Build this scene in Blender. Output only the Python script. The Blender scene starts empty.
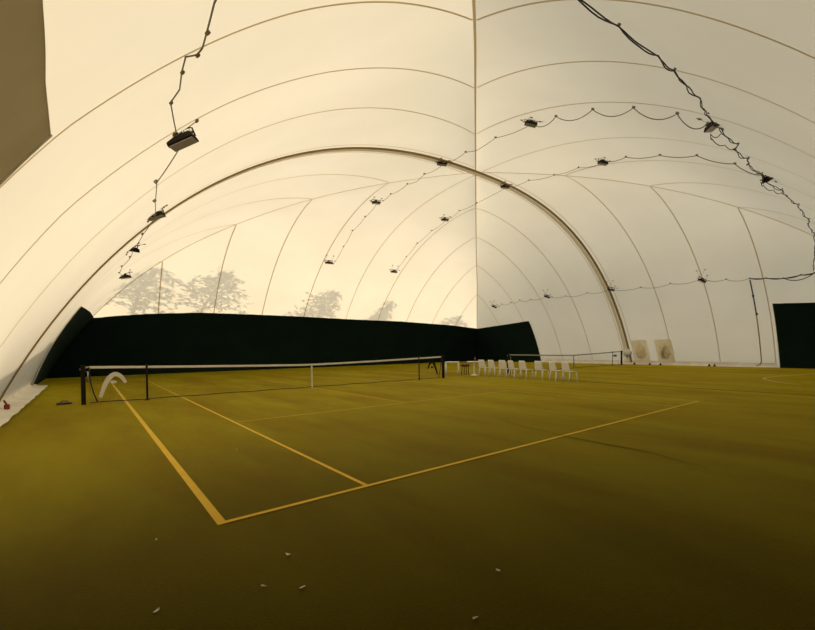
import bpy, bmesh, math, random
from mathutils import Vector, Matrix
rnd = random.Random(7)
SC = bpy.context.scene
COL = SC.collection
PI = math.pi

# ------------------------------------------------------------------ helpers
def new_obj(name, bm, mats, parent=None, smooth=False):
    me = bpy.data.meshes.new(name)
    bm.normal_update()
    bm.to_mesh(me); bm.free()
    if not isinstance(mats, (list, tuple)): mats = [mats]
    for m in mats: me.materials.append(m)
    if smooth:
        for p in me.polygons: p.use_smooth = True
    o = bpy.data.objects.new(name, me)
    COL.objects.link(o)
    if parent is not None:
        o.parent = parent
    return o

def tag(o, label=None, cat=None, group=None, kind=None):
    if label: o['label'] = label
    if cat: o['category'] = cat
    if group: o['group'] = group
    if kind: o['kind'] = kind
    return o

def empty(name, loc, label, cat, group=None, rz=0.0):
    o = bpy.data.objects.new(name, None)
    o.location = loc; o.rotation_euler = (0, 0, rz); o.empty_display_size = .2
    COL.objects.link(o)
    return tag(o, label, cat, group)

def copy_tree(o, parent=None):
    c = o.copy(); COL.objects.link(c)
    if parent is not None: c.parent = parent
    for ch in list(o.children): copy_tree(ch, c)
    return c

def box(bm, cx, cy, cz, sx, sy, sz, bev=0.0, rot=None, mi=0):
    vs = []
    for dx in (-.5, .5):
        for dy in (-.5, .5):
            for dz in (-.5, .5):
                v = Vector((dx*sx, dy*sy, dz*sz))
                if rot is not None: v = rot @ v
                vs.append(bm.verts.new(v + Vector((cx, cy, cz))))
    idx = [(0,1,3,2),(4,6,7,5),(0,4,5,1),(2,3,7,6),(0,2,6,4),(1,5,7,3)]
    fs = []
    for f in idx:
        fc = bm.faces.new([vs[i] for i in f]); fc.material_index = mi; fs.append(fc)
    if bev > 0:
        es = list({e for f in fs for e in f.edges})
        r = bmesh.ops.bevel(bm, geom=es, offset=bev, segments=2, profile=.5, affect='EDGES')
        for f in r['faces']: f.material_index = mi
    return vs

def tube(bm, pts, r, n=8, cap=True, radii=None, mi=0, flat=1.0):
    pts = [Vector(p) for p in pts]
    rings = []
    up0 = None
    for i, p in enumerate(pts):
        t = (pts[min(i+1, len(pts)-1)] - pts[max(i-1, 0)])
        if t.length < 1e-9: t = Vector((0, 0, 1))
        t.normalize()
        if up0 is None:
            a = Vector((0, 0, 1)) if abs(t.z) < .9 else Vector((1, 0, 0))
            up0 = (a - t*a.dot(t)).normalized()
        else:
            up0 = up0 - t*up0.dot(t)
            if up0.length < 1e-6: up0 = Vector((1, 0, 0))
            up0.normalize()
        s = t.cross(up0)
        rr = radii[i] if radii else r
        rings.append([bm.verts.new(p + rr*(math.cos(2*PI*k/n)*up0*flat + math.sin(2*PI*k/n)*s)) for k in range(n)])
    for a, b in zip(rings, rings[1:]):
        for k in range(n):
            f = bm.faces.new((a[k], a[(k+1) % n], b[(k+1) % n], b[k])); f.material_index = mi
    if cap:
        bm.faces.new(list(reversed(rings[0]))).material_index = mi
        bm.faces.new(rings[-1]).material_index = mi

def lathe(bm, prof, cx=0, cy=0, cz=0, n=20, mi=0):
    rings = []
    for r, z in prof:
        rings.append([bm.verts.new((cx + r*math.cos(2*PI*k/n), cy + r*math.sin(2*PI*k/n), cz + z)) for k in range(n)])
    for a, b in zip(rings, rings[1:]):
        for k in range(n):
            bm.faces.new((a[k], a[(k+1) % n], b[(k+1) % n], b[k])).material_index = mi
    bm.faces.new(list(reversed(rings[0]))).material_index = mi
    bm.faces.new(rings[-1]).material_index = mi

# ------------------------------------------------------------------ materials
def lin(c):
    return tuple(((x/255)/12.92 if x/255 <= .04045 else ((x/255+.055)/1.055)**2.4) for x in c)

def nodes(name):
    m = bpy.data.materials.new(name); m.use_nodes = True
    nt = m.node_tree; nt.nodes.clear()
    out = nt.nodes.new('ShaderNodeOutputMaterial')
    return m, nt, out

def noise_color(nt, c1, c2, scale, detail=3, lo=.35, hi=.65, coord='Object', rough=.55):
    tc = nt.nodes.new('ShaderNodeTexCoord')
    nz = nt.nodes.new('ShaderNodeTexNoise')
    nz.inputs['Scale'].default_value = scale; nz.inputs['Detail'].default_value = detail
    nz.inputs['Roughness'].default_value = rough
    nt.links.new(tc.outputs[coord], nz.inputs['Vector'])
    cr = nt.nodes.new('ShaderNodeValToRGB')
    cr.color_ramp.elements[0].position = lo; cr.color_ramp.elements[0].color = (*c1, 1)
    cr.color_ramp.elements[1].position = hi; cr.color_ramp.elements[1].color = (*c2, 1)
    nt.links.new(nz.outputs['Fac'], cr.inputs['Fac'])
    return cr.outputs['Color'], nz

def plain(name, c1, c2=None, scale=6, rough=.6, metal=0, bump=0, spec=.5, sheen=0, sheen_tint=(1, 1, 1)):
    m, nt, out = nodes(name)
    b = nt.nodes.new('ShaderNodeBsdfPrincipled')
    c2 = c2 or tuple(x*.8 for x in c1)
    col, nz = noise_color(nt, c1, c2, scale)
    nt.links.new(col, b.inputs['Base Color'])
    b.inputs['Roughness'].default_value = rough; b.inputs['Metallic'].default_value = metal
    b.inputs['Specular IOR Level'].default_value = spec
    b.inputs['Sheen Weight'].default_value = sheen; b.inputs['Sheen Tint'].default_value = (*sheen_tint, 1)
    if bump:
        bp = nt.nodes.new('ShaderNodeBump'); bp.inputs['Strength'].default_value = bump
        nt.links.new(nz.outputs['Fac'], bp.inputs['Height']); nt.links.new(bp.outputs['Normal'], b.inputs['Normal'])
    nt.links.new(b.outputs['BSDF'], out.inputs['Surface'])
    return m

def fabric_translucent(name, dif1, dif2, tr1, tr2, fac, scale):
    m, nt, out = nodes(name)
    d = nt.nodes.new('ShaderNodeBsdfDiffuse'); t = nt.nodes.new('ShaderNodeBsdfTranslucent')
    c, _ = noise_color(nt, dif1, dif2, scale, 4); nt.links.new(c, d.inputs['Color'])
    c, _ = noise_color(nt, tr1, tr2, scale, 4); nt.links.new(c, t.inputs['Color'])
    mx = nt.nodes.new('ShaderNodeMixShader'); mx.inputs['Fac'].default_value = fac
    nt.links.new(d.outputs[0], mx.inputs[1]); nt.links.new(t.outputs[0], mx.inputs[2])
    nt.links.new(mx.outputs[0], out.inputs['Surface'])
    return m

M = {}
M['membrane'] = fabric_translucent('white_membrane', (.77, .725, .61), (.81, .765, .65), (.88, .83, .73), (.94, .885, .785), .55, .22)
M['seam'] = fabric_translucent('seam_band', (.62, .52, .36), (.66, .56, .38), (.66, .54, .32), (.70, .57, .35), .5, .8)
M['joint'] = fabric_translucent('joint_band', (.34, .26, .13), (.40, .31, .17), (.30, .20, .08), (.36, .25, .11), .4, .8)
M['joint_sleeve'] = fabric_translucent('joint_sleeve', (.92, .85, .70), (.95, .88, .74), (.9, .82, .64), (.94, .85, .68), .3, .8)
M['skirt'] = plain('white_skirt', (.90, .86, .76), (.78, .73, .63), 1.5, .7)
M['curtain'] = plain('dark_green_curtain', (.006, .019, .0135), (.008, .025, .018), .6, .75, spec=.15)
M['taupe'] = fabric_translucent('taupe_curtain', (.42, .37, .24), (.47, .41, .27), (.34, .29, .17), (.40, .34, .20), .35, .7)
M['hem'] = fabric_translucent('pale_hem', (.86, .8, .7), (.9, .85, .75), (.86, .8, .7), (.9, .85, .75), .5, 3)
M['black'] = plain('black_metal', (.010, .007, .004), (.016, .012, .008), 9, .7, spec=.2)
M['net'] = plain('black_net_cord', (.012, .011, .008), (.02, .018, .012), 9, .7)
M['tape'] = fabric_translucent('white_tape', (.86, .82, .72), (.92, .88, .78), (.86, .82, .7), (.9, .86, .74), .45, 5)
M['grey_tape'] = plain('grey_tape', (.34, .33, .27), (.42, .40, .33), 5, .7)
M['white_plastic'] = plain('white_plastic', (.90, .87, .76), (.94, .91, .82), 4, .4)
M['steel'] = plain('grey_steel', (.42, .40, .36), (.5, .48, .43), 9, .35, metal=.8)
M['red'] = plain('red_plastic', (.22, .022, .015), (.28, .03, .02), 6, .4)
M['dark_red'] = plain('dark_red_fabric', (.10, .018, .01), (.14, .03, .015), 6, .8)
M['cable'] = plain('black_cable', (.02, .017, .012), (.03, .025, .018), 9, .5)
M['grey_cable'] = plain('grey_cable', (.20, .18, .14), (.25, .22, .17), 9, .6)
M['tan'] = plain('tan_conduit', (.42, .33, .17), (.48, .38, .2), 5, .6)
M['glass'] = plain('lamp_glass', (.5, .43, .35), (.56, .48, .4), 5, .12)
M['beige'] = fabric_translucent('beige_cover', (.90, .82, .64), (.94, .87, .70), (.92, .84, .64), (.97, .90, .72), .5, 2.2)
M['pale_cloth'] = plain('white_cloth', (.82, .8, .76), (.9, .88, .84), 6, .9)
M['brown'] = plain('brown_rubber', (.035, .016, .006), (.05, .024, .01), 8, .7)
M['litter'] = plain('pale_paper', (.5, .46, .36), (.6, .55, .44), 20, .9)
M['leaf'] = plain('conifer_needles', (.020, .035, .014), (.035, .055, .02), 3, .8)
M['bark'] = plain('bark', (.08, .055, .035), (.12, .085, .055), 5, .9)
M['line'] = plain('yellow_court_line', (.46, .25, .025), (.56, .33, .045), 2.2, .8, spec=.05, sheen=1, sheen_tint=(1, .74, .10))
M['line_pale'] = plain('pale_court_line', (.30, .21, .04), (.38, .28, .06), 2.2, .8, spec=.05, sheen=1, sheen_tint=(1, .78, .14))
M['line_white'] = plain('whitish_court_line', (.45, .40, .22), (.52, .46, .26), 2.2, .8, spec=.05, sheen=1, sheen_tint=(1, .85, .4))
M['earth'] = plain('outdoor_ground', (.58, .54, .42), (.68, .63, .5), .3, .9)

def turf_mat():
    m, nt, out = nodes('olive_turf')
    b = nt.nodes.new('ShaderNodeBsdfPrincipled')
    L = nt.links.new
    tc = nt.nodes.new('ShaderNodeTexCoord')
    def nz(scale, det, rough=.6, stretch=None):
        n = nt.nodes.new('ShaderNodeTexNoise'); n.inputs['Scale'].default_value = scale
        n.inputs['Detail'].default_value = det; n.inputs['Roughness'].default_value = rough
        if stretch:
            mp = nt.nodes.new('ShaderNodeMapping'); mp.inputs['Scale'].default_value = stretch
            L(tc.outputs['Object'], mp.inputs['Vector']); L(mp.outputs[0], n.inputs['Vector'])
        else: L(tc.outputs['Object'], n.inputs['Vector'])
        return n
    n1 = nz(.35, 4)
    r1 = nt.nodes.new('ShaderNodeValToRGB')
    e = r1.color_ramp.elements
    e[0].position = .33; e[0].color = (*TURF_A, 1)
    e[1].position = .66; e[1].color = (*TURF_B, 1)
    L(n1.outputs['Fac'], r1.inputs['Fac'])
    # rolled strips lying along the court
    n2 = nz(1.0, 2, .5, (1.1, .06, 1))
    mx = nt.nodes.new('ShaderNodeMixRGB'); mx.blend_type = 'OVERLAY'; mx.inputs[0].default_value = .22
    L(r1.outputs[0], mx.inputs[1]); L(n2.outputs['Fac'], mx.inputs[2])
    n3 = nz(34, 3, .7)
    mx2 = nt.nodes.new('ShaderNodeMixRGB'); mx2.blend_type = 'OVERLAY'; mx2.inputs[0].default_value = .35
    L(mx.outputs[0], mx2.inputs[1]); L(n3.outputs['Fac'], mx2.inputs[2])
    L(mx2.outputs[0], b.inputs['Base Color'])
    b.inputs['Roughness'].default_value = .62
    b.inputs['Specular IOR Level'].default_value = .02
    b.inputs['Specular Tint'].default_value = (1, .8, .2, 1)
    b.inputs['Sheen Weight'].default_value = SHEEN
    b.inputs['Sheen Roughness'].default_value = .31
    n5 = nz(.8, 5, .65, (1, .22, 1))
    r5 = nt.nodes.new('ShaderNodeValToRGB'); e = r5.color_ramp.elements
    e[0].position = .36; e[0].color = (.74, .52, .015, 1)
    e[1].position = .62; e[1].color = (1, .83, .035, 1)
    L(n5.outputs['Fac'], r5.inputs['Fac']); L(r5.outputs[0], b.inputs['Sheen Tint'])
    bp = nt.nodes.new('ShaderNodeBump'); bp.inputs['Strength'].default_value = .25; bp.inputs['Distance'].default_value = .01
    n4 = nz(90, 2)
    L(n4.outputs['Fac'], bp.inputs['Height']); L(bp.outputs[0], b.inputs['Normal'])
    L(b.outputs[0], out.inputs['Surface'])
    return m
TURF_A = (.032, .0255, .0003); TURF_B = (.052, .0385, .0004)
SHEEN = 1.0; SHEEN_TINT = (1, .80, .02)
M['turf'] = turf_mat()
M['turf_dark'] = plain('dark_turf_stain', (.020, .014, .001), (.05, .036, .002), 1.2, .8, spec=.02, sheen=.25, sheen_tint=SHEEN_TINT)

# ------------------------------------------------------------------ the dome
X0, Y0, AL, AR, BN, BF = 14.194, 11.879, 16.802, 16.577, 17.927, 17.714
HH, AA, PP, SAG = 10.573, 1.112, 2.374, .116
G1 = (1-1/AA**PP)**(1/PP)
def Hp(t):
    return HH*(max(1-(abs(t)/AA)**PP, 1e-9)**(1/PP)-G1)/(1-G1)
def interp(x, xs, ys):
    if x <= xs[0]: return ys[0]
    for i in range(len(xs)-1):
        if x <= xs[i+1]: return ys[i]+(ys[i+1]-ys[i])*(x-xs[i])/(xs[i+1]-xs[i])
    return ys[-1]
def bulge(y, z):
    if z <= 0 or z > 9: return 0
    return interp(z, [0, 2, 3.5, 6, 9], [0, .2, .3, .22, 0])*math.exp(-((abs(y-Y0)-9)/3.5)**2)
def S(p, q):
    """point of the inner skin for normalised plan coordinates p, q in -1..1"""
    t = max(abs(p), abs(q)); m = min(abs(p), abs(q))
    z = Hp(t)*(1-SAG*t*(m/t)**3) if t > 1e-6 else HH
    x = X0+(AR if p > 0 else AL)*p; y = Y0+(BF if q > 0 else BN)*q
    b = bulge(y, z)*min(1, max(0, (abs(p)-.45)/.2))
    return Vector((x+math.copysign(b, p), y, z))
def nrm(p, q):
    """inward normal"""
    e = 1e-3
    a = S(p+e, q)-S(p-e, q); b = S(p, q+e)-S(p, q-e)
    return -(a.cross(b)).normalized()
def PQ(x, y):
    q = (y-Y0)/(BF if y > Y0 else BN); xx = x
    for _ in range(12):
        p = (xx-X0)/(AR if xx > X0 else AL)
        xx += .8*(x-S(p, q).x)
    return (p, q)
def on_skin(x, y, off=0.0):
    p, q = PQ(x, y)
    return S(p, q)+nrm(p, q)*off
def solve_t(z, m):
    lo, hi = m, 1.0
    f = lambda t: Hp(t)*(1-SAG*t*(min(m, t)/max(t, 1e-6))**3)
    if f(m) < z: # above the hip: follow the hip
        lo, hi = 0.0, m
        for _ in range(40):
            c = (lo+hi)/2
            if Hp(c)*(1-SAG*c) > z: lo = c
            else: hi = c
        return lo, lo
    for _ in range(40):
        c = (lo+hi)/2
        if f(c) > z: lo = c
        else: hi = c
    return lo, m
def side_pt(face, lat, z, off=0.0):
    """point at height z on a face ('L','R','F','N'); lat = normalised position along that face"""
    t, m = solve_t(z, min(abs(lat), 1.0))
    l = math.copysign(m, lat)
    p, q = {'L': (-t, l), 'R': (t, l), 'F': (l, t), 'N': (l, -t)}[face]
    P = S(p, q)
    n = nrm(p*.999, q*.999)
    return P+n*off

def face_mesh(face, n=72):
    bm = bmesh.new()
    ts = [1-(1-i/n)**1.0 for i in range(n+1)]
    rows = []
    for i in range(n+1):
        t = ts[i]
        t = t+.0*t
        row = []
        for j in range(0, n+1):
            u = -1+2*j/n
            l = u*t
            p, q = {'L': (-t, l), 'R': (t, l), 'F': (l, t), 'N': (l, -t)}[face]
            if i == 0:
                if j == 0: v0 = bm.verts.new(S(0, 0))
                row.append(v0)
            else: row.append(bm.verts.new(S(p, q)))
        rows.append(row)
    for i in range(n):
        for j in range(n):
            a, b, c, d = rows[i][j], rows[i][j+1], rows[i+1][j+1], rows[i+1][j]
            vs = [a, b, c, d] if i > 0 else [a, c, d]
            f = bm.faces.new(vs); f.material_index = 0; f.smooth = True
    return bm

def ribbon(bm, pq, w, off, mi):
    pts = [S(p, q) for p, q in pq]; ns = [nrm(p if abs(p) > 1e-3 else 1e-3, q if abs(q) > 1e-3 else 1.2e-3) for p, q in pq]
    prev = None
    for i in range(len(pts)):
        t = (pts[min(i+1, len(pts)-1)]-pts[max(i-1, 0)]).normalized()
        s = t.cross(ns[i]).normalized()
        a = bm.verts.new(pts[i]+ns[i]*off+s*w/2); b = bm.verts.new(pts[i]+ns[i]*off-s*w/2)
        if prev:
            f = bm.faces.new((prev[0], prev[1], b, a)); f.material_index = mi; f.smooth = True
        prev = (a, b)

KS = [.0, .186, .358, .531, .703, .876]
def wall(face, name):
    bm = face_mesh(face)
    for k in KS:
        for sg in (-1, 1):
            if k == 0 and sg < 0 and face in 'FN': continue
            l = sg*(k if k else (.024 if face in 'LR' else .012))
            seq = []
            for i in range(61):
                t = abs(l)+.0045+(1-abs(l)-.0045)*i/60
                u = (t-abs(l))/(1-abs(l)+1e-6); d = 0.0   # the welds fan out slightly towards the near corner
                if face == 'L' and l < 0 and k: d = -(1.5 if k > .2 else 1.8)*u/BN
                if face == 'N' and l < 0 and k: d = -.9*u**1.3*(k/.53)/AL
                if abs(l+d) > t-.0004 or abs(l+d) > .99: continue
                seq.append({'L': (-t, l+d), 'R': (t, l), 'F': (l, t), 'N': (l+d, -t)}[face])
            if len(seq) < 3: continue
            ribbon(bm, seq, .055 if k else .045, .008, 1)
    o = new_obj(name, bm, [M['membrane'], M['seam']])
    return tag(o, kind='structure')
wall('L', 'wall_left'); wall('R', 'wall_right'); wall('F', 'wall_far'); wall('N', 'wall_near')
# hip welds
for i, (sx, sy) in enumerate(((-1, 1), (1, 1), (1, -1), (-1, -1))):
    bm = bmesh.new()
    prev = None
    for k in range(81):
        t = .012+(1-.012)*k/80
        P = S(sx*t, sy*t)
        tt = (S(sx*min(t+.01, 1), sy*min(t+.01, 1))-S(sx*(t-.01), sy*(t-.01))).normalized()
        inn = Vector((-sx, -sy, -1.2)).normalized(); inn = (inn-tt*inn.dot(tt)).normalized()
        s = tt.cross(inn)
        w = .062
        a = bm.verts.new(P+inn*.016+s*w/2); b = bm.verts.new(P+inn*.016-s*w/2)
        if prev: bm.faces.new((prev[0], prev[1], b, a)).smooth = True
        prev = (a, b)
    tag(new_obj('trim_%d' % (i+1), bm, M['seam']), kind='structure')
# thick joint over the net line: a pale sleeve and a dark padded band side by side on the skin
def band(bm, yc, w, off, th, mi=0, n=160):
    prev = None
    for i in range(n+1):
        p = -1+2*i/n
        q = yc/BN
        c = S(p, 0); nn = nrm(p if abs(p) > 1e-3 else 1e-3, 1e-4)
        ring = [bm.verts.new(c+Vector((0, yc+dy*w/2, 0))+nn*(off+h)) for dy, h in ((-1, 0), (-.7, th), (.7, th), (1, 0))]
        if prev:
            for k in range(3): bm.faces.new((prev[k], prev[k+1], ring[k+1], ring[k])).smooth = True
        prev = ring
bm = bmesh.new(); band(bm, .16, .28, .012, .02)
tag(new_obj('trim_5', bm, M['joint_sleeve']), kind='structure')
bm = bmesh.new(); band(bm, -.11, .20, .015, .03)
tag(new_obj('trim_6', bm, M['joint']), kind='structure')

# ------------------------------------------------------------------ floor with its lines
def quad(bm, pts, mi):
    f = bm.faces.new([bm.verts.new(p) for p in pts]); f.material_index = mi
def stripe(bm, x0, y0, x1, y1, w, z, mi):
    a = Vector((x0, y0, z)); b = Vector((x1, y1, z)); d = (b-a).normalized(); s = Vector((-d.y, d.x, 0))*w/2
    quad(bm, [a-s, b-s, b+s, a+s], mi)
bm = bmesh.new()
quad(bm, [(-3.2, -6.6, 0), (31.4, -6.6, 0), (31.4, 30.2, 0), (-3.2, 30.2, 0)], 0)
LW = .05
def court(ox, mi, z):
    D, NY = 10.97, 23.77
    stripe(bm, ox, -.025, ox, NY, .07, z, mi); stripe(bm, ox+D, 0, ox+D, NY, LW, z, mi if mi == 2 else 2)
    stripe(bm, ox+1.37, 0, ox+1.37, NY, LW, z+.001, mi); stripe(bm, ox+9.6, 0, ox+9.6, NY, LW, z+.001, 2)
    stripe(bm, ox, 0, ox+D, 0, .06, z+.002, mi); stripe(bm, ox, NY, ox+D, NY, LW, z+.002, 2)
    stripe(bm, ox+1.37, 5.485, ox+9.6, 5.485, LW, z+.003, 2 if mi == 2 else 1)
    stripe(bm, ox+1.37, 18.285, ox+9.6, 18.285, LW, z+.003, 2)
    stripe(bm, ox+5.485, 5.485, ox+5.485, 18.285, LW, z+.004, 2 if mi == 2 else 1)
court(0, 1, .003)
# second court: far-off pale lines
ox = 17.46
cv = [(25.42, -.3), (23.82, .21), (22.4, .59), (21.36, .78), (20.55, .75), (19.75, .43), (18.97, -.04), (18.46, -.48), (18.12, -.93)]
for a, b in zip(cv, cv[1:]): stripe(bm, a[0], a[1], b[0], b[1], .07, .004, 4)
for x in (ox, ox+1.37, ox+9.6, ox+10.97): stripe(bm, x, 1.2 if x < 25 else 0, x, 23.77, .04, .003, 2)
stripe(bm, ox+1.37, 18.285, ox+9.6, 18.285, .05, .004, 2); stripe(bm, ox, 23.77, ox+10.97, 23.77, .05, .005, 2)
# rolled turf joints between the two courts, worn dark
for k in range(24):
    y = -6+k*1.5
    stripe(bm, 14.35+.03*math.sin(k*2.1), y, 14.35+.03*math.sin((k+1)*2.1), y+1.5, .15+.05*rnd.random(), .002, 3)
stripe(bm, 4.86, -1.45, 4.9, -.1, .035, .009, 3)
stripe(bm, 4.9, -.1, 5.2, 1.6, .02, .009, 3)
stripe(bm, 4.6, -2.3, 4.86, -1.45, .015, .009, 3)
tag(new_obj('floor', bm, [M['turf'], M['line'], M['line_pale'], M['turf_dark'], M['line_white']]), kind='structure')
bm = bmesh.new()
quad(bm, [(-60, -60, -.06), (90, -60, -.06), (90, 110, -.06), (-60, 110, -.06)], 0)
tag(new_obj('ground', bm, M['earth']), kind='structure')

# white skirt flap lying on the turf along the left wall
bm = bmesh.new(); prev = None
NS = 150
for i in range(NS+1):
    y = -5.5+27.6*i/NS
    w = .006*math.sin(y*2.3)+.005*math.sin(y*5.7+1)
    row = []
    for j, (dx, dz) in enumerate(((.03, .32), (.10, .10), (.18, .045), (.30, .03), (.42, .02), (.52+w, .012))):
        b = -2.61+.0
        row.append(bm.verts.new((b+dx+(.006*math.sin(y*3.1+j) if j > 1 else 0), y, dz+.012*(1+math.sin(y*4.3+j*1.7))*(j > 0))))
    if prev:
        for a, b_, c, d in zip(prev, prev[1:], row[1:], row): bm.faces.new((a, b_, c, d)).smooth = True
    prev = row
tag(new_obj('baseboard_left', bm, M['skirt']), kind='structure')
bm = bmesh.new(); prev = None
for i in range(81):
    y = 2.3+18.4*i/80
    w = .02*math.sin(y*2.7)
    row = [bm.verts.new(v) for v in ((30.64, y, .30), (30.66, y, .12), (30.56+w, y, .03), (30.40+w, y, .012))]
    if prev:
        for a, b_, c, d in zip(prev, prev[1:], row[1:], row): bm.faces.new((a, b_, c, d)).smooth = True
    prev = row
tag(new_obj('baseboard_right', bm, M['skirt']), kind='structure')

# ------------------------------------------------------------------ screen curtains
def curtain(name, cols, mat, label, rows=16, off=.07, fold=.018, hem=None, hem_label=None):
    """cols: list of (face, lat, ztop)"""
    root = None
    bm = bmesh.new(); grid = []
    dist = 0; lastp = None
    tops = []
    for (f, lat, zt) in cols:
        base = side_pt(f, lat, 0, 0)
        if lastp is not None: dist += (base-lastp).length
        lastp = base
        col = []
        for i in range(rows+1):
            z = zt*i/rows
            o = off+fold*(math.sin(dist*5.2)*(0.4+.6*(1-i/rows))+.4*math.sin(dist*11+i))
            P = side_pt(f, lat, z, o); P.z = max(P.z, .001) if i else 0.0
            col.append(bm.verts.new(P))
        grid.append(col); tops.append((f, lat, zt))
    for a, b in zip(grid, grid[1:]):
        for i in range(rows): bm.faces.new((a[i], b[i], b[i+1], a[i+1])).smooth = True
    o = new_obj(name, bm, mat)
    tag(o, label, 'curtain')
    if hem:
        for (sel, which) in hem:
            bm = bmesh.new()
            if which == 'top':
                pts = [side_pt(f, l, zt, off*.5)+Vector((0, 0, .01)) for f, l, zt in sel]
            else:
                f, l, zt = sel
                pts = [side_pt(f, l, .02+(zt-.02)*i/24, off) for i in range(25)]
            tube(bm, pts, .015, 6)
            h = new_obj('hem', bm, M['hem'], o, smooth=True); h['label'] = hem_label
    return o
def latL(y): return (y-Y0)/(BF if y > Y0 else BN)
def latF(x): return (x-X0)/(AR if x > X0 else AL)
cols = []
for i in range(33):
    y = 20.75+(29.55-20.75)*i/32
    lat = latL(y)
    zt = interp(y, [20.75, 22.5, 24.5, 27.5], [3.5, 3.54, 3.52, 3.42])
    cols.append(('L', lat, zt))
FX = [-2.6, -.46, .61, 1.98, 4.5, 7.41, 10.78, 14.76, 19.45, 25.15, 28.77, 30.7]
FZ = [3.41, 3.41, 3.57, 3.74, 3.92, 3.94, 3.94, 3.88, 3.87, 3.70, 3.45, 3.45]
for i in range(141):
    x = -2.6+(30.75+2.6)*i/140
    cols.append(('F', latF(x), interp(x, FX, FZ)))
for i in range(33):
    y = 29.55+(20.65-29.55)*i/32
    cols.append(('R', latL(y), interp(y, [20.65, 21.7, 24.2, 27], [3.88, 3.81, 3.64, 3.45])))
FAR_LEFT_EDGE = cols[0]; FAR_RIGHT_EDGE = cols[-1]
curtain('screen_curtain', cols, M['curtain'],
        'long dark green screen curtain wrapping round the far end behind both nets',
        hem=[(FAR_LEFT_EDGE, 'side'), (FAR_RIGHT_EDGE, 'side')], hem_label='pale hem along the free edge')
cols = []
for i in range(25):
    y = 2.15+(-6.0-2.15)*i/24
    cols.append(('R', latL(y), interp(y, [-6, .2, 2.15], [3.5, 3.78, 3.9])))
for i in range(121):
    x = 30.7+(-2.5-30.7)*i/120
    cols.append(('N', latF(x), interp(x, [-2.5, 5, 25, 30.7], [3.2, 3.7, 3.7, 3.5])))
curtain('screen_curtain', cols, M['curtain'],
        'dark screen curtain at the right edge of the photo beside the conduit',
        hem=[(cols[0], 'side')], hem_label='pale hem along the free edge')
cols = []
for i in range(29):
    y = .86+(-5.7-.86)*i/28
    cols.append(('L', latL(y), interp(y, [-5.7, -1.24, -.84, -.28, .86], [2.9, 3.12, 3.15, 3.18, 3.30])))
curtain('screen_curtain', cols, M['taupe'],
        'grey-brown screen curtain close by on the near left wall', fold=0.0, off=.03,
        hem=[(cols, 'top'), (cols[0], 'side')], hem_label='pale hem')

# ------------------------------------------------------------------ tennis nets
NY = 11.885
def net_top(x, xl, xr):
    c = (xl+xr)/2; u = abs(x-c)/((xr-xl)/2)
    return .914+.156*u**1.25
def make_net(xl, xr, label, tape, sag_left, wires=True):
    t = empty('tennis_net', ((xl+xr)/2, NY, 0), label, 'tennis net')
    cx = (xl+xr)/2
    def part(name, bm, m, parent=t, smooth=False):
        for v in bm.verts: v.co.x -= cx if parent is t else cx; v.co.y -= NY
        return new_obj(name, bm, m, parent, smooth)
    for x in (xl, xr):
        bm = bmesh.new()
        box(bm, x, NY, .535, .10, .10, 1.07, .012)
        box(bm, x, NY, 1.085, .12, .12, .03, .006)
        p = part('post', bm, M['black'])
        bm = bmesh.new(); s = 1 if x == xl else -1
        tube(bm, [(x-s*.07, NY, .98), (x+s*.12, NY, 1.05)], .02, 6)
        tube(bm, [(x+s*.07, NY-.05, .92), (x+s*.10, NY-.09, .92), (x+s*.10, NY-.09, .62)], .016, 6)
        w = part('winch', bm, M['steel'] if x == xl else M['black'], p, True)
    a, b = xl+.13, xr-.13
    bot = .06
    n = int((b-a)/.055)
    bm = bmesh.new()
    # netting: fine vertical and horizontal cords
    for i in range(n+1):
        x = a+(b-a)*i/n
        zt = net_top(x, xl, xr)-.04
        dx = sag_left*math.sin(PI*.5)*max(0, 1-(x-a)/.6)
        w = .0010
        quadv = [(x-w, NY, bot), (x+w, NY, bot), (x+w, NY, zt), (x-w, NY, zt)]
        quad(bm, quadv, 0)
    for k in range(17):
        prev = None
        for i in range(41):
            x = a+(b-a)*i/40
            z = bot+(net_top(x, xl, xr)-.04-bot)*k/17
            p = (bm.verts.new((x, NY+.001, z-.0010)), bm.verts.new((x, NY+.001, z+.0010)))
            if prev: bm.faces.new((prev[0], p[0], p[1], prev[1]))
            prev = p
    part('netting', bm, M['net'])
    # white head band folded over the cord
    bm = bmesh.new(); prev = None
    for i in range(61):
        x = a+(b-a)*i/60
        z = net_top(x, xl, xr)
        r = [bm.verts.new(v) for v in ((x, NY-.008, z-.065), (x, NY-.010, z-.005), (x, NY, z+.005), (x, NY+.010, z-.005), (x, NY+.008, z-.065))]
        if prev:
            for k in range(4): bm.faces.new((prev[k], r[k], r[k+1], prev[k+1]))
        prev = r
    part('headband', bm, tape)
    bm = bmesh.new()
    tube(bm, [(a+(b-a)*i/40, NY, bot-.02+.008*math.sin(i*1.3)) for i in range(41)], .011, 6)
    part('bottom_cord', bm, M['net'], smooth=True)
    # side cords, slack at the bottom
    for x, s in ((a, 1), (b, -1)):
        bm = bmesh.new()
        tube(bm, [(x+s*sag_left*(k/12)**2.2, NY-.01, 1.03-(1.03-bot)*k/12) for k in range(13)], .016, 6)
        part('side_cord', bm, M['net'], smooth=True)
    bm = bmesh.new()
    box(bm, cx, NY-.014, .46, .05, .004, .90, 0); box(bm, cx, NY+.014, .46, .05, .004, .90, 0); box(bm, cx, NY, .917, .05, .03, .006, 0)
    part('center_strap', bm, tape)
    return t, part, cx

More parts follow.
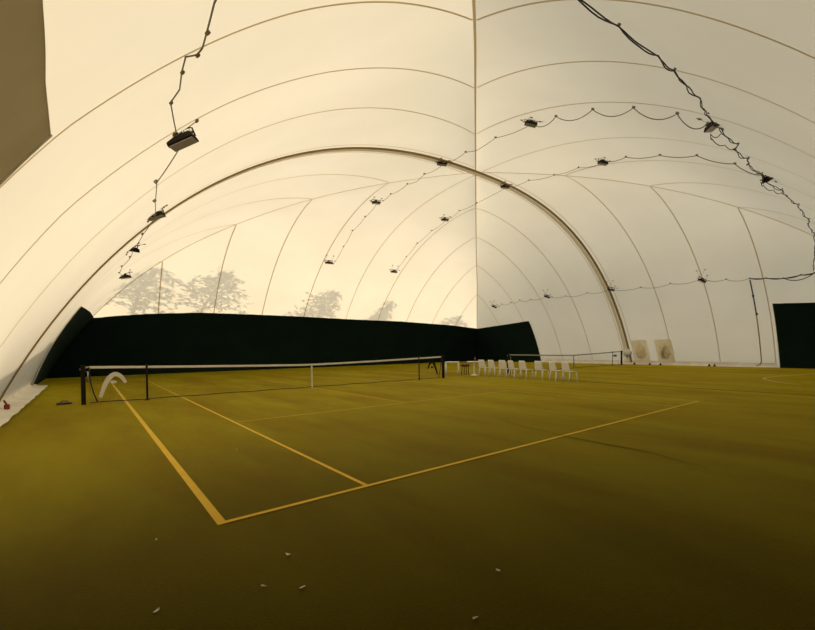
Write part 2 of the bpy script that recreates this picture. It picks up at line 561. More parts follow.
def arch_strip(bm, pts, w, y):
    prev = None
    n = len(pts)
    for i, (x, z) in enumerate(pts):
        p0 = Vector(pts[max(i-1, 0)]); p1 = Vector(pts[min(i+1, n-1)])
        d = (p1-p0).normalized(); s = Vector((-d.y, d.x))
        ww = w*(.55+.45*math.sin(PI*min(1, max(0, (i+.8)/(n+.6)))))
        a = bm.verts.new((x+s.x*ww, y, z+s.y*ww)); b = bm.verts.new((x-s.x*ww, y, z-s.y*ww))
        if prev: bm.faces.new((prev[0], prev[1], b, a))
        prev = (a, b)
def smooth_poly(pts, sub=5):
    out = []
    for i in range(len(pts)-1):
        p0 = Vector(pts[max(i-1, 0)]); p1 = Vector(pts[i]); p2 = Vector(pts[i+1]); p3 = Vector(pts[min(i+2, len(pts)-1)])
        for k in range(sub):
            u = k/sub
            out.append(tuple(.5*((2*p1)+(p2-p0)*u+(2*p0-5*p1+4*p2-p3)*u*u+(3*p1-p0-3*p2+p3)*u**3)))
    out.append(tuple(pts[-1]))
    return out
def emblem(part, pts, dot, mat, label):
    bm = bmesh.new()
    arch_strip(bm, smooth_poly(pts), .062, NY-.012)
    n = 16; vs = [bm.verts.new((dot[0]+.075*math.cos(2*PI*k/n), NY-.012, dot[1]+.045*math.sin(2*PI*k/n))) for k in range(n)]
    bm.faces.new(vs)
    r = bmesh.ops.extrude_face_region(bm, geom=bm.faces[:])
    for v in [g for g in r['geom'] if isinstance(g, bmesh.types.BMVert)]: v.co.y -= .003
    o = part('emblem', bm, mat); o['label'] = label

t, part, cx = make_net(-.914, 11.884, 'long tennis net on the near court with white headband and pale emblem at left', M['tape'], .16)
emblem(part, [(-.56, .17), (-.50, .40), (-.43, .60), (-.34, .75), (-.24, .82), (-.14, .78), (-.06, .68), (.0, .56)], (-.27, .60), M['tape'], 'pale arched emblem with a dot')
emblem(part, [(10.96, .50), (11.04, .66), (11.13, .78), (11.22, .82), (11.31, .74), (11.39, .58), (11.46, .40), (11.52, .20)], (11.20, .56), M['black'], 'black arched emblem with a dot')
t, part, cx = make_net(16.55, 29.35, 'distant tennis net with greyish headband on the second court by the right wall', M['grey_tape'], .03)
bm = bmesh.new(); box(bm, 28.35, NY-.012, .74, .55, .006, .18, 0); o = part('net_tag', bm, M['tape']); o['label'] = 'white tag with a dark printed bar'
bm2 = bmesh.new(); box(bm2, 28.35, NY-.018, .745, .36, .004, .075, 0)
for v in bm2.verts: v.co.x -= cx; v.co.y -= NY
new_obj('printed_bar', bm2, M['black'], o)
def stick(x, label):
    t = bmesh.new()
    tube(t, [(0, 0, 0), (0, 0, 1.06)], .026, 8)
    box(t, 0, 0, 1.075, .05, .085, .03, .006); box(t, 0, 0, .006, .12, .12, .012, 0)
    o = new_obj('singles_stick', t, M['black']); o.location = (x, NY-.05, .004)
    tag(o, label, 'net prop', 'singles sticks propping up the near net')
stick(.49, 'dark upright singles stick propping the near net beside its pale emblem')
stick(10.43, 'dark upright singles stick propping the near net beside its black emblem')
t = new_obj('singles_stick', (lambda b: (tube(b, [(0, 0, 0), (0, 0, 1.03)], .022, 8), box(b, 0, 0, 1.04, .05, .08, .03, .005), b)[2])(bmesh.new()), M['black'])
t.location = (27.9, NY-.05, .004); tag(t, 'thin dark singles stick propping the distant net near the wall', 'net prop')

# ------------------------------------------------------------------ white chairs
def make_chair():
    root = empty('plastic_chair', (0, 0, 0), 'x', 'chair', 'white plastic chairs in a row between the courts')
    # facing local +x
    bm = bmesh.new(); grid = []
    for i in range(9):
        u = -1+2*i/8; row = []
        for j in range(9):
            v = j/8
            x = -.20+.42*v; z = .45+.012*math.sin(PI*v)*-1+.014*u*u-.02*max(0, v-.8)*5*.4
            w = .25-.015*(1-v)
            row.append(bm.verts.new((x, u*w, z)))
        grid.append(row)
    for a, b in zip(grid, grid[1:]):
        for k in range(8): bm.faces.new((a[k], b[k], b[k+1], a[k+1]))
    r = bmesh.ops.extrude_face_region(bm, geom=bm.faces[:])
    for v in [g for g in r['geom'] if isinstance(g, bmesh.types.BMVert)]: v.co.z -= .022
    new_obj('seat', bm, M['white_plastic'], root, True)
    bm = bmesh.new(); grid = []
    for i in range(9):
        u = -1+2*i/8; row = []
        for j in range(9):
            v = j/8
            z = .47+.38*v; w = .25-.045*v-.03*max(0, v-.85)/.15
            x = -.20-.085*v-.03*(1-u*u)+.02
            row.append(bm.verts.new((x, u*w, z)))
        grid.append(row)
    for a, b in zip(grid, grid[1:]):
        for k in range(8): bm.faces.new((a[k], a[k+1], b[k+1], b[k]))
    r = bmesh.ops.extrude_face_region(bm, geom=bm.faces[:])
    for v in [g for g in r['geom'] if isinstance(g, bmesh.types.BMVert)]: v.co.x -= .022
    new_obj('backrest', bm, M['white_plastic'], root, True)
    for sx, sy in ((1, 1), (1, -1), (-1, 1), (-1, -1)):
        bm = bmesh.new()
        x0, y0 = (.17 if sx > 0 else -.17), sy*.20
        tube(bm, [(x0, y0, .45), (x0+sx*.05, y0+sy*.035, .004)], .02, 8, radii=[.026, .017])
        new_obj('leg', bm, M['white_plastic'], root, True)
    return root
chair0 = make_chair()
CH = [(13.98, 11.35, 2, 'white plastic chair next to the pedestal table, first of the row'),
      (13.95, 10.62, -6, 'second white plastic chair from the pedestal table'),
      (13.95, 9.90, 3, 'third white plastic chair from the pedestal table'),
      (13.84, 9.18, -14, 'fourth white plastic chair from the pedestal table'),
      (13.84, 8.40, -10, 'fifth white plastic chair from the pedestal table, with wider gaps either side'),
      (13.95, 7.58, -8, 'third white plastic chair from the right end of the row'),
      (13.80, 6.68, -20, 'second white plastic chair from the right end of the row'),
      (13.78, 6.02, -16, 'white plastic chair ending the row at its right')]
for i, (x, y, a, lab) in enumerate(CH):
    c = chair0 if i == 0 else copy_tree(chair0)
    c.location = (x+.06, y-(.16 if i < 4 else .06), .004); c.rotation_euler = (0, 0, math.radians(a)); c['label'] = lab

# ------------------------------------------------------------------ tables, stool, bottle
t = empty('plastic_table', (13.35, 12.95, .004), 'square white plastic table on four legs just right of the near net post', 'table', rz=math.radians(-45))
bm = bmesh.new(); box(bm, 0, 0, .715, .72, .62, .03, .01); box(bm, 0, 0, .68, .64, .54, .05, .005)
new_obj('tabletop', bm, M['white_plastic'], t)
for sx in (-1, 1):
    for sy in (-1, 1):
        bm = bmesh.new(); tube(bm, [(sx*.32, sy*.26, .70), (sx*.345, sy*.27, 0)], .03, 8, radii=[.034, .024])
        new_obj('leg', bm, M['white_plastic'], t, True)
t = empty('pedestal_table', (14.22, 12.18, .004), 'white pedestal table with a red bottle on it beside the chair row', 'table', rz=math.radians(-45))
bm = bmesh.new(); box(bm, 0, 0, .715, .74, .70, .032, .012)
new_obj('tabletop', bm, M['white_plastic'], t)
bm = bmesh.new(); tube(bm, [(0, 0, .04), (0, 0, .70)], .055, 14)
new_obj('pedestal', bm, M['white_plastic'], t, True)
bm = bmesh.new(); lathe(bm, [(.2, 0), (.2, .02), (.09, .045), (.056, .06)], n=20)
new_obj('base', bm, M['white_plastic'], t, True)
t = empty('bottle', (14.2, 12.1, .736), 'small red bottle standing on the white pedestal table', 'bottle')
bm = bmesh.new(); lathe(bm, [(.036, 0), (.04, .01), (.04, .16), (.034, .19), (.017, .215), (.017, .235)], n=16)
new_obj('body', bm, M['red'], t, True)
bm = bmesh.new(); lathe(bm, [(.02, .235), (.02, .265)], n=12); new_obj('cap', bm, M['dark_red'], t, True)
t = empty('stool', (14.3, 13.0, .004), 'low stool with dark red seat between the two white tables', 'stool', rz=.4)
bm = bmesh.new(); box(bm, 0, 0, .50, .40, .36, .13, .045); new_obj('seat', bm, M['dark_red'], t, True)
for sx in (-1, 1):
    for sy in (-1, 1):
        bm = bmesh.new(); tube(bm, [(sx*.13, sy*.12, .44), (sx*.15, sy*.14, 0)], .022, 8)
        new_obj('leg', bm, M['black'], t, True)

# ------------------------------------------------------------------ floodlights
def make_lamp():
    root = empty('floodlight', (0, 0, 0), 'x', 'floodlight', 'floodlights hung under the dome')
    bm = bmesh.new()
    # tapered housing, glass down, long side along local x
    top = [(-.21, -.10, .07), (.21, -.10, .07), (.21, .10, .07), (-.21, .10, .07)]
    bot = [(-.23, -.12, -.05), (.23, -.12, -.05), (.23, .12, -.05), (-.23, .12, -.05)]
    vt = [bm.verts.new(p) for p in top]; vb = [bm.verts.new(p) for p in bot]
    bm.faces.new(vt); bm.faces.new(list(reversed(vb)))
    for k in range(4): bm.faces.new((vb[k], vb[(k+1) % 4], vt[(k+1) % 4], vt[k]))
    bmesh.ops.bevel(bm, geom=bm.edges[:], offset=.012, segments=2, affect='EDGES')
    for k in range(7): box(bm, -.12+.04*k, 0, .085, .008, .16, .035)
    h = new_obj('housing', bm, M['black'], root)
    bm = bmesh.new(); box(bm, 0, 0, -.056, .42, .19, .012, .004); new_obj('lens', bm, M['glass'], root)['label'] = 'pale glass face'
    bm = bmesh.new()
    tube(bm, [(-.24, 0, .0), (-.25, 0, .14), (-.2, 0, .17), (.2, 0, .17), (.25, 0, .14), (.24, 0, .0)], .014, 6)
    box(bm, 0, 0, .15, .12, .10, .06, .01)
    new_obj('bracket', bm, M['black'], root, True)
    return root
lamp0 = make_lamp()
lamp_pos = []
LAMPS = [  # x, y, z, turn (deg), tilt, label
 (0.46, 4.70, 5.11, 38, -26, 'nearest floodlight at upper left, showing its pale glass'),
 (0.66, 10.70, 5.28, 30, -20, 'floodlight on the left slope overlapping the thick arched joint'),
 (0.39, 14.65, 4.99, 60, 10, 'floodlight on the left slope just beyond the thick arched joint'),
 (0.61, 22.57, 5.11, 35, -10, 'lowest floodlight on the left slope above the curtain corner'),
 (11.55, 17.45, 9.84, 20, 0, 'floodlight beyond the thick joint, in the left of the two overhead rows'),
 (11.32, 23.40, 7.29, 10, 0, 'farthest floodlight of the left overhead row, over the tall trees shadows'),
 (11.95, 11.86, 10.35, 25, 0, 'floodlight on the thick arched joint left of the ridge seam'),
 (16.60, 17.43, 9.85, 20, 0, 'floodlight beyond the thick joint just left of the far ridge seam'),
 (16.45, 23.46, 7.27, 10, 0, 'farthest floodlight of the right overhead row, low on the far slope'),
 (16.36, 11.83, 10.33, 25, 0, 'floodlight on the thick arched joint right of the ridge seam'),
 (11.65, 6.11, 9.88, 28, 6, 'floodlight right of the ridge seam where the scalloped cable begins'),
 (16.73, 6.06, 9.86, 26, 6, 'floodlight between the two scalloped cables near the upper right hip seam'),
 (11.65, -0.11, 7.33, -42, -6, 'upper floodlight on the tangled feed cable at upper right'),
 (16.82, -0.25, 7.25, 10, -28, 'lower floodlight on the tangled feed cable at upper right'),
 (27.02, 17.15, 5.54, 40, 20, 'floodlight low on the right slope beyond the thick arched joint'),
 (26.98, 11.41, 5.49, 60, 10, 'floodlight low on the right slope sitting on the thick joint'),
 (27.11, 5.39, 5.41, 42, 24, 'floodlight low on the right slope nearest the conduit'),
 (27.16, 23.37, 5.22, 40, 20, 'farthest floodlight low on the right slope above the curtain corner'),
]
for i, (x, y, lz, turn, tilt, lab) in enumerate(LAMPS):
    o = lamp0 if i == 0 else copy_tree(lamp0)
    p, q = PQ(x, y)
    sp = S(p, q); n = nrm(p, q)
    loc = Vector((x, y, lz))
    o.location = loc
    rot = Matrix.Rotation(math.radians(-turn), 4, 'Z') @ Matrix.Rotation(math.radians(tilt), 4, 'Y')
    o.rotation_euler = rot.to_euler()
    o['label'] = lab
    lamp_pos.append((loc, n))
    inv = (Matrix.Translation(loc) @ rot).inverted()
    # cords to four pads welded on the skin
    tx = Vector((1, 0, 0))-n*n.x; tx.normalize(); ty = n.cross(tx)
    for a, b in ((-.24, -.24), (.24, -.24), (.24, .24), (-.24, .24)):
        g = sp+tx*a+ty*b
        pp, qq = PQ(g.x, g.y)
        g = S(pp, qq)+n*.025
        bm = bmesh.new(); bmp = bmesh.new()
        tube(bm, [inv @ (loc+rot.to_3x3() @ Vector((math.copysign(.19, a), 0, .17))), inv @ g], .007, 5)
        r3 = rot.to_3x3().inverted() @ n.to_track_quat('Z', 'Y').to_matrix()
        c = inv @ g
        box(bmp, c.x, c.y, c.z, .10, .05, .03, .008, rot=r3)
        new_obj('cord', bm, M['grey_cable'], o, True)
        new_obj('anchor_pad', bmp, M['joint'], o)

# ------------------------------------------------------------------ cables along the skin
def sagging(anchors, sag, sub=10, off=.05):
    out = []
    for a, b in zip(anchors, anchors[1:]):
        A = on_skin(a[0], a[1], off); B = on_skin(b[0], b[1], off)
        for k in range(sub):
            u = k/sub
            x = a[0]+(b[0]-a[0])*u; y = a[1]+(b[1]-a[1])*u
            P = on_skin(x, y, off)
            hang = A.lerp(B, u)
            s = sag if not callable(sag) else sag(u)
            P = Vector((P.x, P.y, P.z-s*4*u*(1-u)))
            out.append(P)
    out.append(on_skin(*anchors[-1], off))
    return out
def cable(name, strands, r, mat, label, anchors=(), cat='cable', group=None, clip_mat=None, cs=1):
    bm = bmesh.new()
    for pts in strands: tube(bm, pts, r, 6)
    o = new_obj(name, bm, mat, smooth=True); tag(o, label, cat, group)
    for a in anchors:
        p, q = PQ(*a); n = nrm(p, q); P = S(p, q)+n*.03
        b = bmesh.new(); box(b, P.x, P.y, P.z, *(v*cs for v in (.09, .07, .05)), .006, rot=n.to_track_quat('Z', 'Y').to_matrix())
        new_obj('clip', b, clip_mat or M['grey_cable'], o)
    return o
g = 'thin power cables strung along the dome between floodlights'
an = [(11.8, 23.8), (11.85, 22.3), (11.75, 20.8), (11.85, 19.3), (11.8, 17.8), (11.95, 16.5), (12.05, 15), (12.1, 13.5), (12.2, 12.1), (12.1, 10.3), (12, 8.3), (11.9, 6.3)]
cable('power_cable', [sagging(an, .10, 8)], .011, M['grey_cable'], 'thin cable of the left overhead row, running from the far slope across the thick joint', an, group=g)
an = [(11.75, 6.2), (11.69, 4.98), (11.45, 3.35), (11.25, 1.86), (11.28, .62), (11.6, -.05)]
cable('power_cable', [sagging(an, .26, 12)], .014, M['grey_cable'], 'scalloped thin cable drooping in swags to the upper right feed cable', an, group=g)
an = [(16.7, 23.85), (16.8, 22.3), (16.75, 20.8), (16.85, 19.2), (16.9, 17.75), (16.8, 16.2), (16.8, 14.6), (16.7, 12.1), (16.8, 10.5), (16.9, 8.9), (16.95, 7.5), (17, 6.2)]
cable('power_cable', [sagging(an, .08, 8)], .011, M['grey_cable'], 'thin cable of the right overhead row, crossing the far ridge seam and the thick joint', an, group=g)
an = [(16.8, 6.1), (16.6, 4.87), (16.42, 3.32), (15.95, 1.75), (16.0, .52), (16.6, -.15)]
cable('power_cable', [sagging(an, .10, 12)], .014, M['grey_cable'], 'thin cable from the right overhead row to the lower end of the feed cable', an, group=g)
an = [(27.4, 23.7), (27.4, 22.6), (27.45, 21.5), (27.4, 20.4), (27.45, 19.2), (27.3, 17.4), (27.4, 15.6), (27.35, 13.6), (27.3, 11.7), (27.4, 9.4), (27.4, 7.4), (27.4, 5.5), (27.6, 4.2), (27.68, 3.0)]
cable('power_cable', [sagging(an, .14, 9)], .013, M['grey_cable'], 'thin wavy cable low on the right slope linking four floodlights', an, group=g)
an = [(.1, -3.2), (.05, -1.2), (.06, .27), (.13, .96), (.17, 1.41), (.14, 1.54), (.01, 1.40), (.04, 1.86), (.11, 2.52), (.05, 2.84), (.19, 3.68), (.33, 4.47), (.50, 5.0)]
cable('power_cable', [sagging(an, .004, 5, .02)], .009, M['grey_cable'], 'cable dropping from the top of the photo to the nearest floodlight at upper left', an[3:-1:2], group=g, clip_mat=M['joint'], cs=.6)
an = [(.50, 5.0), (.25, 6.6), (.40, 8.4), (.62, 10.6), (.5, 12.6), (.38, 14.6), (.45, 17.0), (.3, 19), (.3, 21), (.58, 22.9)]
cable('power_cable', [sagging(an, .03, 6)], .009, M['grey_cable'], 'cable linking the four floodlights down the left slope', an[1:-1], group=g, clip_mat=M['grey_cable'])
FD = [(2.5, -.3), (4.29, -.47), (5.86, -.56), (7.03, -.72), (7.72, -.73), (9.28, -.65), (10.58, -.39), (11.74, -.33), (12.9, -.42), (13.7, -.1), (14.4, -.3), (15.3, -.05), (16.2, -.25), (17.2, -.1), (18.0, -.45), (18.9, -.45), (19.9, -.62), (20.9, -.55), (22.2, -.6), (23.2, -.4), (24.7, -.4), (26.2, -.2), (27.4, .05)]
def wig(anch, amp, ph, sag):
    pts = sagging(anch, sag, 8, .06)
    out = []
    for i, p in enumerate(pts):
        a = amp*(.25 if p.x < 8 else 1)
        out.append(p+Vector((a*math.sin(i*.9+ph), a*math.cos(i*1.3+ph), a*.6*math.sin(i*.7+ph))))
    return out
loop = [(12.2, -.2), (12.5, .15), (13.0, .28), (13.4, .05), (13.3, -.3)]
loop2 = [(17.3, -.1), (17.7, .12), (18.2, .15), (18.5, -.1), (18.4, -.4)]
cable('feed_cable', [wig(FD, .022, 0, .05), wig(FD, .03, 2.1, .10), sagging(loop, .1, 8, .08), sagging(loop2, .1, 8, .08)], .012, M['cable'], 'tangled black feed cable of several strands running down the upper right slope', FD[2:-1:2], cs=.6)
an = [(27.68, 3.0), (27.72, 2.2), (27.75, 1.4), (27.6, .6), (27.5, 0), (27.4, -.8)]
cable('feed_cable', [wig(an, .006, 0, .02), wig(an, .008, 2, .05), sagging([(27.75, 1.4), (27.5, 0), (27.4, -1.2)], .25, 8)], .022, M['cable'], 'thick black cable running right from the top of the conduit', an[1:-1])

# conduit down the right wall
t = empty('wall_conduit', on_skin(27.74, 3.0, .05), 'upright conduit on the right wall, black at top and tan below', 'conduit')
base = t.location.copy()
def skin_line(y0, y1, z0, z1, n, off):
    return [side_pt('R', latL(y0+(y1-y0)*i/n), z0+(z1-z0)*i/n, off)-base for i in range(n+1)]
bm = bmesh.new(); tube(bm, skin_line(3.0, 3.06, 5.27, 3.3, 12, .06), .035, 8)
for z in (4.4, 3.35): 
    P = side_pt('R', latL(3.03), z, .06)-base; box(bm, P.x, P.y, P.z, .1, .1, .14, .015)
new_obj('upper_tube', bm, M['cable'], t, True)
bm = bmesh.new(); tube(bm, skin_line(3.06, 3.1, 3.3, .4, 16, .06)+[side_pt('R', latL(3.2), .2, .07)-base, side_pt('R', latL(3.5), .07, .09)-base, side_pt('R', latL(3.8), .04, .15)-base], .035, 8)
o = new_obj('lower_tube', bm, M['tan'], t, True); o['label'] = 'tan lower tube bending along the floor'

# ------------------------------------------------------------------ covers on the inflation openings
def duct_cover(y0, y1, z0, z1, label, knot):
    yc = (y0+y1)/2
    base = side_pt('R', latL(yc), z0, 0)
    t = empty('duct_cover', base, label, 'duct cover')
    def P(u, v, off): return side_pt('R', latL(yc+(y0-y1)*.5*u), z0+(z1-z0)*v, off)-base
    bm = bmesh.new(); n = 10; g0 = []
    for i in range(n+1):
        g0.append([bm.verts.new(P(-1+2*i/n, j/n, .035)) for j in range(n+1)])
    for a, b in zip(g0, g0[1:]):
        for k in range(n): bm.faces.new((a[k], b[k], b[k+1], a[k+1]))
    new_obj('panel', bm, M['beige'], t)
    bm = bmesh.new(); n = 40; rr = 18; prev = None
    rr_ = random.Random(int(y0*10))
    ph = [rr_.random()*6 for _ in range(6)]
    for i in range(rr+1):
        a = i/rr
        ring = []
        for k in range(n):
            th = 2*PI*k/n
            rad = (1-a)**.55
            fold = 1+.06*math.sin(7*th+ph[0]+4*a)+.05*math.sin(11*th+ph[1]-3*a)
            u = .62*rad*math.cos(th)*fold; v = .50+.37*rad*math.sin(th)*fold
            dep = .34*(1-(1-a)**2)+.035*math.sin(5*th+ph[2]+7*a)*a*(1-a)*4
            v -= .10*a
            ring.append(bm.verts.new(P(u, v, .04+dep)))
        if prev:
            for k in range(n): bm.faces.new((prev[k], prev[(k+1) % n], ring[(k+1) % n], ring[k]))
        prev = ring
    new_obj('fabric_sack', bm, M['beige'], t, True)
    if knot:
        bm = bmesh.new()
        for s in range(3):
            pts = [P(-.45+.9*i/12, .85-.62*i/12+.10*s-.1, .12+.30*math.sin(PI*i/12)+.02*s) for i in range(13)]
            tube(bm, pts, .035, 8, radii=[.02+.03*math.sin(PI*i/12) for i in range(13)])
        new_obj('knot', bm, M['beige'], t, True)['label'] = 'twisted folds tied across the sack'
    return t
duct_cover(11.45, 10.2, .30, 1.90, 'square beige cover with bulging sack on the right wall, beside the arched joint', False)
duct_cover(9.62, 8.38, .30, 1.92, 'square beige cover with knotted wrinkled sack, farther along the right wall from the joint', True)
# white cloth tied at the foot of the joint
t = empty('cloth_bundle', side_pt('R', 0, .75, .1), 'white cloth bundle tied to the joint foot behind the distant net post', 'cloth')
bm = bmesh.new(); prev = None; n = 20
for i in range(13):
    a = PI*i/12; ring = []
    for k in range(n):
        th = 2*PI*k/n; f = 1+.12*math.sin(5*th+2*i*.4)+.08*math.sin(3*th+i)
        ring.append(bm.verts.new((-.12+.16*math.sin(a)*math.cos(th)*f, .36*math.sin(a)*math.sin(th)*f+.0, .24+.30*-math.cos(a)*f)))
    if prev:
        for k in range(n): bm.faces.new((prev[k], prev[(k+1) % n], ring[(k+1) % n], ring[k]))
    prev = ring
bmesh.ops.remove_doubles(bm, verts=bm.verts[:], dist=1e-4)
new_obj('wrapped_cloth', bm, M['pale_cloth'], t, True)
bm = bmesh.new(); tube(bm, [(-.10, .0, .5), (-.02, .05, .75), (.06, .02, 1.0)], .018, 6); new_obj('tie', bm, M['hem'], t, True)

# dark ground anchors at the foot of the right wall
def anchor(y, label, g='dark anchors along the foot of the right wall'):
    bm = bmesh.new(); lathe(bm, [(.10, 0), (.10, .03), (.06, .05), (.045, .11), (.06, .13), (.03, .15)], n=12)
    o = new_obj('ground_anchor', bm, M['black'], smooth=True); o.location = (30.34, y, .016)
    tag(o, label, 'anchor', g)
anchor(11.35, 'dark ground anchor at the wall foot under the bulging duct cover, by the net post')
anchor(10.15, 'dark ground anchor at the wall foot in the gap between the two duct covers')
anchor(9.35, 'dark ground anchor at the wall foot under the knotted duct cover')
anchor(6.05, 'left one of a close pair of dark anchors between duct covers and conduit')
anchor(5.72, 'right one of a close pair of dark anchors between duct covers and conduit')
# red strap buckle at the left foot of the joint, socket cover beside the left post
bm = bmesh.new(); box(bm, 0, 0, .07, .10, .16, .14, .03); tube(bm, [(0, 0, .12), (-.05, 0, .24)], .02, 6)
o = new_obj('strap_buckle', bm, M['red'], smooth=False); o.location = (-2.34, 11.75, .03); tag(o, 'small red strap buckle on the white skirt at the left joint foot', 'buckle')
bm = bmesh.new(); lathe(bm, [(.16, 0), (.17, .02), (.15, .045), (.05, .055)], n=18); tube(bm, [(-.08, 0, .05), (-.05, 0, .09), (.05, 0, .09), (.08, 0, .05)], .012, 6)
o = new_obj('socket_cover', bm, M['brown'], smooth=True); o.location = (-1.32, 12.45, .003); tag(o, 'small round brown socket cover on the turf left of the near net post', 'cover')
# litter specks on the near turf
LIT = [(-.45, -.02, 'pale paper scrap on the dark turf just left of the court corner'),
       (.21, -.98, 'pale scrap of litter in front of the baseline near the court corner'),
       (-.04, -1.29, 'tiny scrap of litter, left one of a close pair on the near turf'),
       (.13, -1.47, 'tiny scrap of litter, right one of a close pair on the near turf'),
       (-.56, -1.13, 'pale scrap of litter at the bottom left of the photo'),
       (1.14, -2.17, 'pale scrap of litter on the near turf, upper one towards bottom centre'),
       (.70, -2.42, 'pale scrap of litter nearest the bottom centre of the photo'),
       (.78, 2.84, 'white speck of litter between the two left sidelines of the near court')]
for i, (x, y, lab) in enumerate(LIT):
    bm = bmesh.new(); k = 7; s = .008+.004*rnd.random()
    vs = [bm.verts.new((s*(1+.5*rnd.random())*math.cos(2*PI*j/k)*1.5, s*(.6+.5*rnd.random())*math.sin(2*PI*j/k), .006+.01*rnd.random())) for j in range(k)]
    bm.faces.new(vs)
    r = bmesh.ops.extrude_face_region(bm, geom=bm.faces[:])
    for v in [e for e in r['geom'] if isinstance(e, bmesh.types.BMVert)]: v.co.z -= .004
    o = new_obj('litter_scrap', bm, M['litter']); o.location = (x, y, .004); o.rotation_euler = (0, 0, rnd.random()*3)
    tag(o, lab, 'litter', 'scraps of litter on the turf')

# ------------------------------------------------------------------ sun, sky
SUN_AZ = Vector((-.42, .91, 0)).normalized(); SUN_EL = math.radians(27)
SUND = Vector((SUN_AZ.x*math.cos(SUN_EL), SUN_AZ.y*math.cos(SUN_EL), math.sin(SUN_EL)))
ld = bpy.data.lights.new('sun', 'SUN'); ld.energy = 2.45; ld.color = (1, .80, .54); ld.angle = math.radians(.7)
lo = bpy.data.objects.new('sun', ld); COL.objects.link(lo); lo.rotation_euler = SUND.to_track_quat('Z', 'Y').to_euler(); lo.location = (-30, 60, 40)
W = bpy.data.worlds.new('sky'); SC.world = W; W.use_nodes = True
nt = W.node_tree; nt.nodes.clear(); L = nt.links.new
out = nt.nodes.new('ShaderNodeOutputWorld'); bg = nt.nodes.new('ShaderNodeBackground')
tc = nt.nodes.new('ShaderNodeTexCoord')
dp = nt.nodes.new('ShaderNodeVectorMath'); dp.operation = 'DOT_PRODUCT'; dp.inputs[1].default_value = Vector((-.72, .55, .42)).normalized()
L(tc.outputs['Generated'], dp.inputs[0])
cr = nt.nodes.new('ShaderNodeValToRGB'); e = cr.color_ramp.elements
mr = nt.nodes.new('ShaderNodeMapRange'); mr.inputs[1].default_value = -1; mr.inputs[2].default_value = 1
L(dp.outputs['Value'], mr.inputs[0]); L(mr.outputs[0], cr.inputs['Fac'])
e[0].position = 0; e[0].color = (.06, .08, .09, 1)
e[1].position = 1; e[1].color = (1.05, .93, .70, 1)
m_ = cr.color_ramp.elements.new(.55); m_.color = (.385, .38, .335, 1)
m_ = cr.color_ramp.elements.new(.82); m_.color = (.52, .485, .38, 1)
L(cr.outputs[0], bg.inputs['Color']); bg.inputs['Strength'].default_value = 1.5
L(bg.outputs[0], out.inputs['Surface'])

# ------------------------------------------------------------------ trees beyond the far wall, an added, unseen leafy row beyond the left wall
def cedar(x, y, h, spread, seed, label, z0):
    """z0: height where the crown starts"""
    r = random.Random(seed)
    t = empty('cedar_tree', (x, y, -.05), label, 'tree', 'trees outside throwing shadows on the far wall')
    bm = bmesh.new(); pts = [(.12*math.sin(k*.8+seed), .1*math.cos(k*.9), h*k/12) for k in range(13)]
    tube(bm, pts, .2, 8, radii=[.22*(1-.92*k/12) for k in range(13)])
    new_obj('trunk', bm, M['bark'], t, True)
    bm = bmesh.new(); bb = bmesh.new()
    z = z0
    while z < h-.15:
        f = (z-z0)/(h-z0)
        L_ = spread*(1-f)**.62*(.72+.5*r.random())
        nb = 5 if f < .7 else 4
        a0 = r.random()*6
        for k in range(nb):
            a = a0+2*PI*k/nb+r.uniform(-.35, .35); l = L_*r.uniform(.6, 1.05)
            pp = []
            for s in range(7):
                u = s/6
                pp.append(Vector((math.cos(a)*l*u, math.sin(a)*l*u, z+.28*l*math.sin(PI*u*.75)*.8-.12*l*u*u)))
            tube(bb, pp, .03, 5, radii=[.045*(1-.85*s/6) for s in range(7)])
            for s in range(2, 7):
                for _ in range(int(3+4.5*l/ max(spread, .1))):
                    c = pp[s]+Vector((r.gauss(0, .22), r.gauss(0, .22), r.gauss(-.03, .045)))
                    th = r.random()*6.28; ln_ = r.uniform(.2, .5)
                    d = Vector((math.cos(th), math.sin(th), r.uniform(-.35, .15)))*ln_
                    w = Vector((-math.sin(th), math.cos(th), r.uniform(-.5, .5)))*.045
                    bm.faces.new([bm.verts.new(c-w), bm.verts.new(c+d*.5-w*1.4), bm.verts.new(c+d), bm.verts.new(c+d*.5+w*1.4), bm.verts.new(c+w)])
        z += .66*(1-.3*f)
    new_obj('crown', bm, M['leaf'], t)
    new_obj('branches', bb, M['bark'], t, True)
def tree_at(xs, ys, ztop, spread, seed, label, k=7.5, zlow=None):
    # stands k metres up-sun of the wall point its tip shades
    px, py, pz = xs+SUND.x*k/1.0*1.0, ys+SUND.y*k, ztop+SUND.z*k
    cedar(px, py, pz, spread, seed, label, (zlow if zlow else ztop-3.2)+SUND.z*k-.5)
tree_at(2.2, 24.9, 6.05, 2.9, 3, 'broad tree outside whose shadow falls on the far wall left of the others', zlow=3.4)
tree_at(5.8, 24.75, 6.5, 2.2, 5, 'pointed tree outside shadowing the far wall right of the broad one', zlow=3.4)
tree_at(12.7, 25.8, 5.75, 2.3, 8, 'tree outside shadowing the middle of the far wall just above the curtain', zlow=3.2)
tree_at(17.9, 26.2, 5.2, 1.7, 11, 'low tree outside shadowing the far wall under the right overhead floodlight row', zlow=3.2)
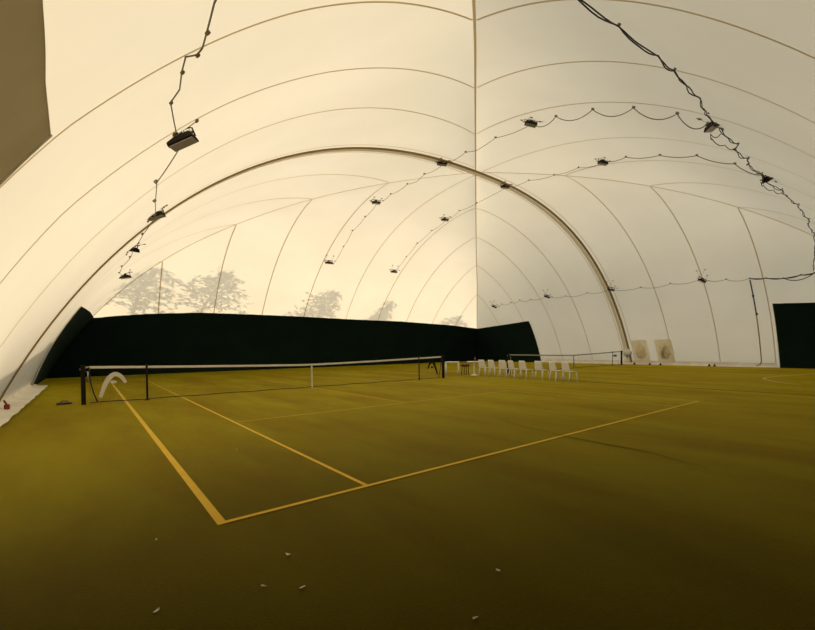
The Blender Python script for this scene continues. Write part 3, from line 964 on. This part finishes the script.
tree_at(25.9, 26.7, 4.6, 2.4, 14, 'faint low tree outside shadowing the far right corner above the curtain', zlow=2.8)
# invented leafy row, its top shaped to shade the lower left skin
bm = bmesh.new(); r = random.Random(4)
t = empty('added_hedge', (-4.6, 18.5, -.05), 'unseen leafy row added outside the left wall to grey the skin low down', 'added_hedge')
prev = None
for i in range(61):
    y = 8+21*i/60
    hgt = interp(y, [8, 11, 15, 20, 26, 29], [2.9, 3.35, 3.7, 4.5, 5.1, 5.1])+r.uniform(-.06, .06)
    ring = []
    for k in range(9):
        u = k/8; a = PI*u
        ring.append(bm.verts.new((-.55*math.cos(a)*(1 if k not in (0, 8) else .9)+r.uniform(-.05, .05), y-18.5, 0 if k in (0, 8) else hgt*(.35+.65*math.sin(a)**.5)+r.uniform(-.05, .05)*0)))
    if prev:
        for a, b, c, d in zip(prev, prev[1:], ring[1:], ring): bm.faces.new((a, b, c, d))
    prev = ring
for f in bm.faces: f.smooth = True
new_obj('foliage', bm, M['leaf'], t)

# ------------------------------------------------------------------ camera
cam = bpy.data.cameras.new('camera'); co = bpy.data.objects.new('camera', cam); COL.objects.link(co)
yaw, pit, rol = .7437, -.0137, -.0112
cy_, sy_, cp_, sp_ = math.cos(yaw), math.sin(yaw), math.cos(pit), math.sin(pit)
fw = Vector((sy_*cp_, cy_*cp_, sp_)); rt = Vector((cy_, -sy_, 0)); up = rt.cross(fw)
r2 = math.cos(rol)*rt+math.sin(rol)*up; u2 = -math.sin(rol)*rt+math.cos(rol)*up
mat = Matrix((r2, u2, -fw)).transposed().to_4x4(); mat.translation = Vector((-.8203, -4.0797, 1.4763))
co.matrix_world = mat
cam.sensor_fit = 'HORIZONTAL'; cam.sensor_width = 36; cam.lens = 419.467/815*36
cam.shift_x = -65.4949/815; cam.shift_y = 38.1577/815
cam.clip_start = .05; cam.clip_end = 400
SC.camera = co
SC.view_settings.view_transform = 'Standard'; SC.view_settings.look = 'None'
SC.view_settings.gamma = 1; SC.view_settings.use_curve_mapping = False
SC.view_settings.exposure = .44
